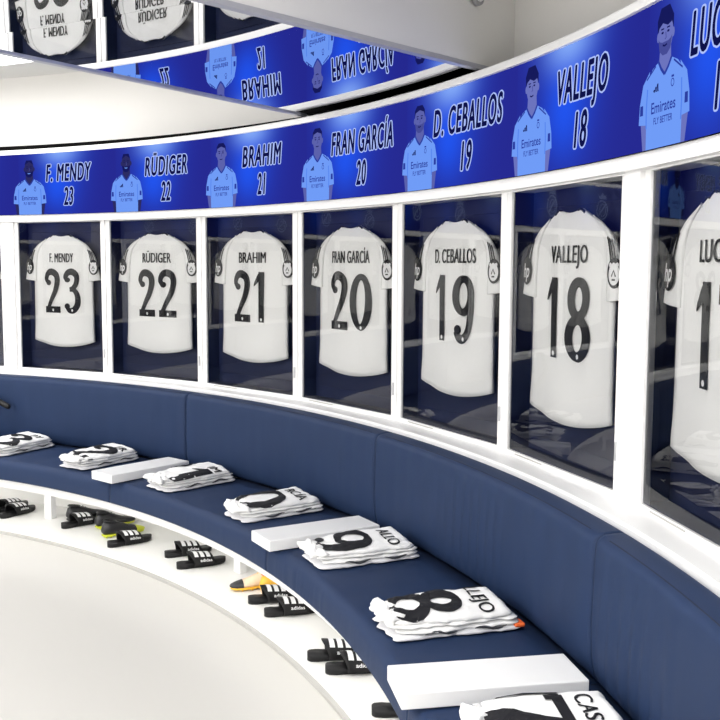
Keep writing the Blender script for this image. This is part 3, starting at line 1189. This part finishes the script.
def kit(num, th, turn, digits, letters, lab, w=.112, extra=None):
    seed = float(int(num)) * 1.37
    loc, rz = face_frame(th, 4.912, .4815)
    rz += turn
    g1, g2 = 'folded match jerseys on the seats', 'folded kit lying under the jerseys'
    # what lies underneath: folded shorts and undershirt
    und = thing('folded_shorts', 'pale folded shorts under jersey %s on %s' % (num, lab), 'shorts', loc, rz, g2)
    m, _, _ = slab_layer(seed + 3, w * 1.04, -.215, .232, .0, .018, .10)
    m.build('lower_fold', LINING, und, smooth=True)
    m, tp, _ = slab_layer(seed + 7, w * 1.0, -.195, .222, .0175, .015, .14)
    m.build('upper_fold', JERSEY, und, smooth=True)
    for k in range(2):
        m = MB()
        ya = -.11 + .17 * k
        pts = [Vector((w * (1.03 + .02 * math.sin(k * 3 + q * .6)), ya + .11 * q / 7, .018 + .005 * math.sin(q * .9 + k + seed))) for q in range(8)]
        m.tube(pts, [.0012 + .0035 * math.sin(math.pi * q / 7) for q in range(8)], 6)
        m.build('piping_and_fold_shade', GREYS, und, smooth=True)  # dark tubes: piping and painted shadow lines between the folds
    if extra == 'orange':
        m = MB()
        m.box(w * .60, w * 1.04, .200, .238, .006, .020)
        e = m.build('tag', ORANGE, und, bevel=.006)
        e['label'] = 'orange tag at the back corner'
    j = thing('folded_jersey', 'white folded jersey with number %s on %s' % (num, lab), 'jersey', loc, rz, g1)
    m, _, _ = slab_layer(seed + 11, w * 1.0, -.212, .218, .034, .012, .15, front=.3)
    m.build('under_fold', JERSEY, j, smooth=True)
    m, top, half = slab_layer(seed, w * .97, -.205, .205, 0.044, .046, .09, front=.5, slope=.55)
    m.build('jersey_body', JERSEY, j, smooth=True)
    # crumpled sleeve ends pushed out at the front
    rnd = random.Random(int(num) + 5)
    for k in range(2):
        m = MB()
        cx, cy = -.05 + .075 * k, -.190 - .012 * k
        a0 = rnd.uniform(-.5, .5)
        vs, fs = [], []
        nu, nv = 20, 10
        for a in range(nv + 1):
            ph = math.pi * a / nv
            for b in range(nu):
                q = 2 * math.pi * b / nu
                rr = 1 + .55 * noise.noise((math.cos(q) * 2.2 + k * 5 + seed, math.sin(q) * 2.2, ph * 1.5)) + .18 * math.sin(5 * q + seed)
                X, Y = .058 * rr * math.sin(ph) * math.cos(q), .036 * rr * math.sin(ph) * math.sin(q)
                vs.append((cx + X * math.cos(a0) - Y * math.sin(a0), cy + X * math.sin(a0) + Y * math.cos(a0), max(.0345, .052 + .020 * math.cos(ph) * rr)))
        for a in range(nv):
            for b in range(nu):
                fs.append((a * nu + b, a * nu + (b + 1) % nu, (a + 1) * nu + (b + 1) % nu, (a + 1) * nu + b))
        m.add(vs, fs)
        m.build('sleeve_end', JERSEY, j, smooth=True)
    yf = -.200

    def lay(x, y, extra_=0.0):
        x2 = max(-w * 1.02, min(w * 1.02, x))
        y2 = max(yf, y)
        return (x2, y2, top(x2, y2) + .0035 + extra_)
    H = .25
    for (d, x0, y0) in digits:
        raw = MB()
        digit(raw, d, lambda x, y, extra_=0.0: (x0 + x * H * 1.42, y0 + y * H, extra_))
        b = MB()
        b.v = [lay(*v) for v in raw.v]
        for f, mi in zip(raw.f, raw.mi):       # what is folded under is not seen
            if all(abs(raw.v[i][0]) < w * .96 and raw.v[i][1] > yf for i in f):
                b.f.append(f)
                b.mi.append(mi)
        if b.f:
            b.build('number_digit', [INK, INKW], j, recalc=False)
    b = MB()
    lw = min(.036 * len(letters), w * 1.7)
    for dx in (-.0015, .0015):
        fit_text(b, letters, lw, .050, lambda x, y: lay(x + dx + w * .93 - lw / 2 - .006, y + .118), 0, 0, 0, 1.05)
    b.build('name_lettering', [INK], j, recalc=False)
    return j


kit('23', 62.9, .0, [('3', -.09, -.17)], 'DY', 'the seat at the left edge')
kit('22', 54.2, .03, [('2', -.085, -.165)], 'ER', 'the seat below jersey 22')
kit('21', 44.35, .0, [('1', -.03, -.17), ('2', -.24, -.17)], 'IM', 'the seat below jersey 21')
kit('20', 35.2, .0, [('0', -.10, -.19)], 'RCÍA', 'the seat below jersey 20')
kit('19', 25.6, -.03, [('9', -.10, -.205), ('1', -.25, -.19)], 'ALLO', 'the seat in front of the middle white board')
kit('18', 16.35, .0, [('8', -.10, -.20), ('1', -.25, -.19)], 'LLEJO', 'the seat behind the nearest white board', extra='orange')
k17 = kit('17', 6.75, .0, [('7', -.09, -.19), ('1', -.22, -.19)], 'CAS V', 'the nearest seat, cut off at the bottom', w=.125)
for o in (k17, next(q for q in COL.objects if q.name.startswith('folded_shorts') and 'jersey 17' in q['label'])):
    o.location = P(6.75, 4.935, .4815)
    o.scale = (1, .90, 1)

# ================================================================== SHOES ON THE SHELF
def slide_parts(root, logo=True):
    # footbed, heel at the origin, toe towards +y
    prof = [(0.0, .006), (.003, .016), (.012, .028), (.04, .037), (.09, .037), (.14, .040), (.19, .047), (.235, .046), (.262, .034), (.276, .014), (.279, .004)]
    m = MB()
    rows = [(-.0015, .84), (.008, .96), (.017, 1.0), (.023, .95)]
    loops = []
    for z, k in rows:
        lp = []
        for y, w in prof:
            lp.append((w * k, y, z))
        for y, w in reversed(prof):
            lp.append((-w * k, y, z))
        loops.append(lp)
    n = len(loops[0])
    vs = []
    for li, lp in enumerate(loops):
        for (x, y, z) in lp:
            c = .010 * max(0, 1 - y / .10) if z > .02 else 0
            tip = .008 * max(0, (y - .20) / .08) ** 2
            vs.append((x, y, z + .0015 + c + tip))
    fs = []
    for a in range(len(loops) - 1):
        for b in range(n):
            fs.append((a * n + b, a * n + (b + 1) % n, (a + 1) * n + (b + 1) % n, (a + 1) * n + b))
    k = n // 2
    for a in (0, len(loops) - 1):
        for i in range(k - 1):
            fs.append((a * n + i, a * n + i + 1, a * n + n - 2 - i, a * n + n - 1 - i))
    m.add(vs, fs)
    m.build('sole', RUBBER, root, smooth=True)
    # strap
    def sf(y, q, lift=0.0):
        w = .052 + .001 * math.sin(y * 9)
        hgt = .050 + .016 * (1 - (y - .08) / .12)
        a = math.pi * q
        sx, sz = math.cos(a), math.sin(a)
        sx = math.copysign(abs(sx) ** .9, sx)
        sz = abs(sz) ** .9
        return ((w + lift) * sx, y, .012 + (hgt + lift) * sz)
    ya = lambda q: .072 + .012 * math.cos(2 * math.pi * q)
    yb = lambda q: .205 - .016 * math.sin(math.pi * q)
    m = MB()
    nq, ny = 26, 10
    vs = [sf(ya(i / nq) + (yb(i / nq) - ya(i / nq)) * j / ny, i / nq) for i in range(nq + 1) for j in range(ny + 1)]
    fs = [(i * (ny + 1) + j, i * (ny + 1) + j + 1, (i + 1) * (ny + 1) + j + 1, (i + 1) * (ny + 1) + j) for i in range(nq) for j in range(ny)]
    m.add(vs, fs)
    st = m.build('strap', RUBBER, root, smooth=True, solid=-.005)
    for k in range(3):
        m = MB()
        y0 = .088 + .034 * k
        nn = 18
        vs = []
        for i in range(nn + 1):
            q = .25 + (.86 - .25) * i / nn
            for dy in (0, .011, .022):
                vs.append(sf(y0 + dy, q, .0066))
        m.add(vs, [(i * 3 + j, i * 3 + j + 1, (i + 1) * 3 + j + 1, (i + 1) * 3 + j) for i in range(nn) for j in range(2)])
        e = m.build('stripe', INKW, st, recalc=False)
        e['label'] = 'white stripe'
    m = MB()
    fit_text(m, 'adidas', .066, .017, lambda x, y: sf(.150 + x, .145 + y * 4.6, .0068), .015, 0, 0)
    e = m.build('lettering', INKW, st, recalc=False)
    e['label'] = 'small white lettering on the side of the strap'


proto_s = None
ZS = .018
SL = [  # heel x, y, turn offset, label
    ((2.020, 4.540), 62, 'upper black slide sandal of the pair at the left edge'),
    ((2.110, 4.420), 62, 'lower black slide sandal of the pair at the left edge'),
    ((2.575, 4.190), 47, 'black striped slide sandal behind the black and yellow boots'),
    ((2.965, 3.790), 40, 'black slide sandal in front of the black and yellow boots'),
    ((3.335, 3.600), 30, 'upper left slide sandal of the pair alone in the middle of the shelf'),
    ((3.441, 3.395), 29, 'lower right slide sandal of the pair alone in the middle of the shelf'),
    ((3.890, 2.860), 20, 'black slide sandal with white stripes beside the cream boots'),
    ((3.985, 2.690), 19, 'black slide sandal furthest from the cream boots, lower of its pair'),
    ((4.215, 2.185), 12, 'upper slide sandal of the pair nearest the camera'),
    ((4.295, 2.055), 11, 'lower slide sandal of the pair nearest the camera'),
    ((4.478, 1.690), 5, 'black slide sandal cut off at the bottom edge beside the bench'),
]
for (x, y), ang, lab in SL:
    r = thing('slide_sandal', lab, 'sandal', (x, y, ZS), (ang - 90) * D2R, 'black slide sandals on the white shelf')
    if proto_s is None:
        proto_s = r
        slide_parts(r)
    else:
        copy_children(proto_s, r)


def boot(label, loc, ang, mu, ms, mtoe, roll=0.0, group=None):
    r = thing('football_boot', label, 'boot', loc, (ang - 90) * D2R, group)
    r.rotation_euler = (0, roll, (ang - 90) * D2R)
    # sections along y: (y, half width, bottom, top)
    sec = [(0.0, .018, .030, .060), (.012, .030, .018, .092), (.045, .034, .014, .100), (.085, .034, .014, .090), (.125, .036, .013, .078),
           (.165, .041, .012, .062), (.205, .042, .012, .050), (.240, .036, .014, .040), (.262, .022, .018, .032), (.270, .006, .022, .026)]
    m = MB()
    K = 16
    vs = []
    for y, w, b, t in sec:
        for k in range(K):
            a = 2 * math.pi * k / K
            cx, cz = math.cos(a), math.sin(a)
            zc, hz = (b + t) / 2, (t - b) / 2
            ww = w * (1 - .28 * max(0, cz))
            vs.append((ww * math.copysign(abs(cx) ** .8, cx), y, zc + hz * math.copysign(abs(cz) ** .85, cz)))
    n = len(sec)
    fs = [(i * K + k, i * K + (k + 1) % K, (i + 1) * K + (k + 1) % K, (i + 1) * K + k) for i in range(n - 1) for k in range(K)]
    fs += [tuple(range(K)), tuple((n - 1) * K + k for k in range(K))]
    m.add(vs, fs)
    m.build('upper', mu, r, smooth=True)
    # toe cap shell
    m = MB()
    vs = []
    ss = sec[6:]
    for y, w, b, t in ss:
        for k in range(K):
            a = 2 * math.pi * k / K
            cx, cz = math.cos(a), math.sin(a)
            zc, hz = (b + t) / 2, (t - b) / 2 + .0015
            ww = (w + .0015) * (1 - .28 * max(0, cz))
            vs.append((ww * math.copysign(abs(cx) ** .8, cx), y + .001, zc + hz * math.copysign(abs(cz) ** .85, cz)))
    n = len(ss)
    m.add(vs, [(i * K + k, i * K + (k + 1) % K, (i + 1) * K + (k + 1) % K, (i + 1) * K + k) for i in range(n - 1) for k in range(K)])
    e = m.build('toe_cap', mtoe, r, smooth=True)
    # opening
    m = MB()
    m.tube([(.022 * math.cos(2 * math.pi * i / 16), .050 + .038 * math.sin(2 * math.pi * i / 16), .098 - .006 * math.sin(2 * math.pi * i / 16)) for i in range(17)], .006, 8, caps=False)
    m.build('collar', mtoe if mu is not BOOTK else mu, r, smooth=True)
    m = MB()
    disc(m, 0, .050, .021, .036, lambda x, y: (x, y, .1008 - .16 * (y - .05)), 0)
    m.build('opening', BLACKGAP, r)  # black disc painted in as the dark inside of the boot
    # sole plate with studs
    m = MB()
    pl = [(0.004, .020), (.03, .030), (.08, .026), (.12, .030), (.17, .040), (.215, .040), (.25, .028), (.266, .010)]
    m.prism([(w, y) for y, w in pl] + [(-w, y) for y, w in reversed(pl)], .008, .019)
    sl = m.build('sole_plate', ms, r, bevel=.002)
    for (x, y) in ((.02, .02), (-.02, .02), (.02, .05), (-.02, .05), (.028, .16), (-.028, .16), (.026, .21), (-.026, .21)):
        m = MB()
        m.tube([(x, y, .0085), (x, y, 0.0)], [.007, .004], 8)
        m.build('stud', ms, sl)
    m = MB()
    for k in range(5):
        y = .105 + .018 * k
        z = .088 - .0085 * k - .002 * k
        m.tube([(-.016, y, z - .006), (0, y + .004, z + .001), (.016, y, z - .006)], .0022, 6)
    m.build('laces', ms if mu is not BOOTK else GREYS, r, smooth=True)
    return r


boot('black football boot with lime toe and sole lying in front of the striped slide', (2.880, 3.985, ZS + .001), 36, BOOTK, YELLOW, YELLOW, group='football boots on the shelf')
boot('black football boot with lime sole half hidden behind the other black boot', (2.790, 4.175, ZS + .001), 42, BOOTK, YELLOW, BOOTK, group='football boots on the shelf')
boot('black football boot standing at the left end of the black and yellow group', (2.560, 4.345, ZS + .001), 40, BOOTK, BOOTK, BOOTK, group='football boots on the shelf')
boot('amber football boot half hidden behind the black slide sandals', (3.935, 2.985, ZS + .001), 22, AMBER, PINKB, ORANGE, group='football boots on the shelf')
boot('cream boot with black toe at the left of the amber boot', (4.030, 3.135, ZS + .001), 200, PINKB, AMBER, BOOTK, group='football boots on the shelf')

# black strap hanging against the backrest at the left edge
m = MB()
pts = spline([tuple(P(69.6, 5.235, .935)), tuple(P(69.2, 5.165, .93)), tuple(P(68.4, 5.112, .83)), tuple(P(66.9, 5.112, .750)), tuple(P(65.75, 5.112, .712))], 8)
m.tube(pts, [.019] * (len(pts) - 2) + [.018, .011], 10)
o = m.build('bag_strap', RUBBER, None, smooth=True)
tag(o, 'black rounded strap end against the backrest at the left edge', 'strap')
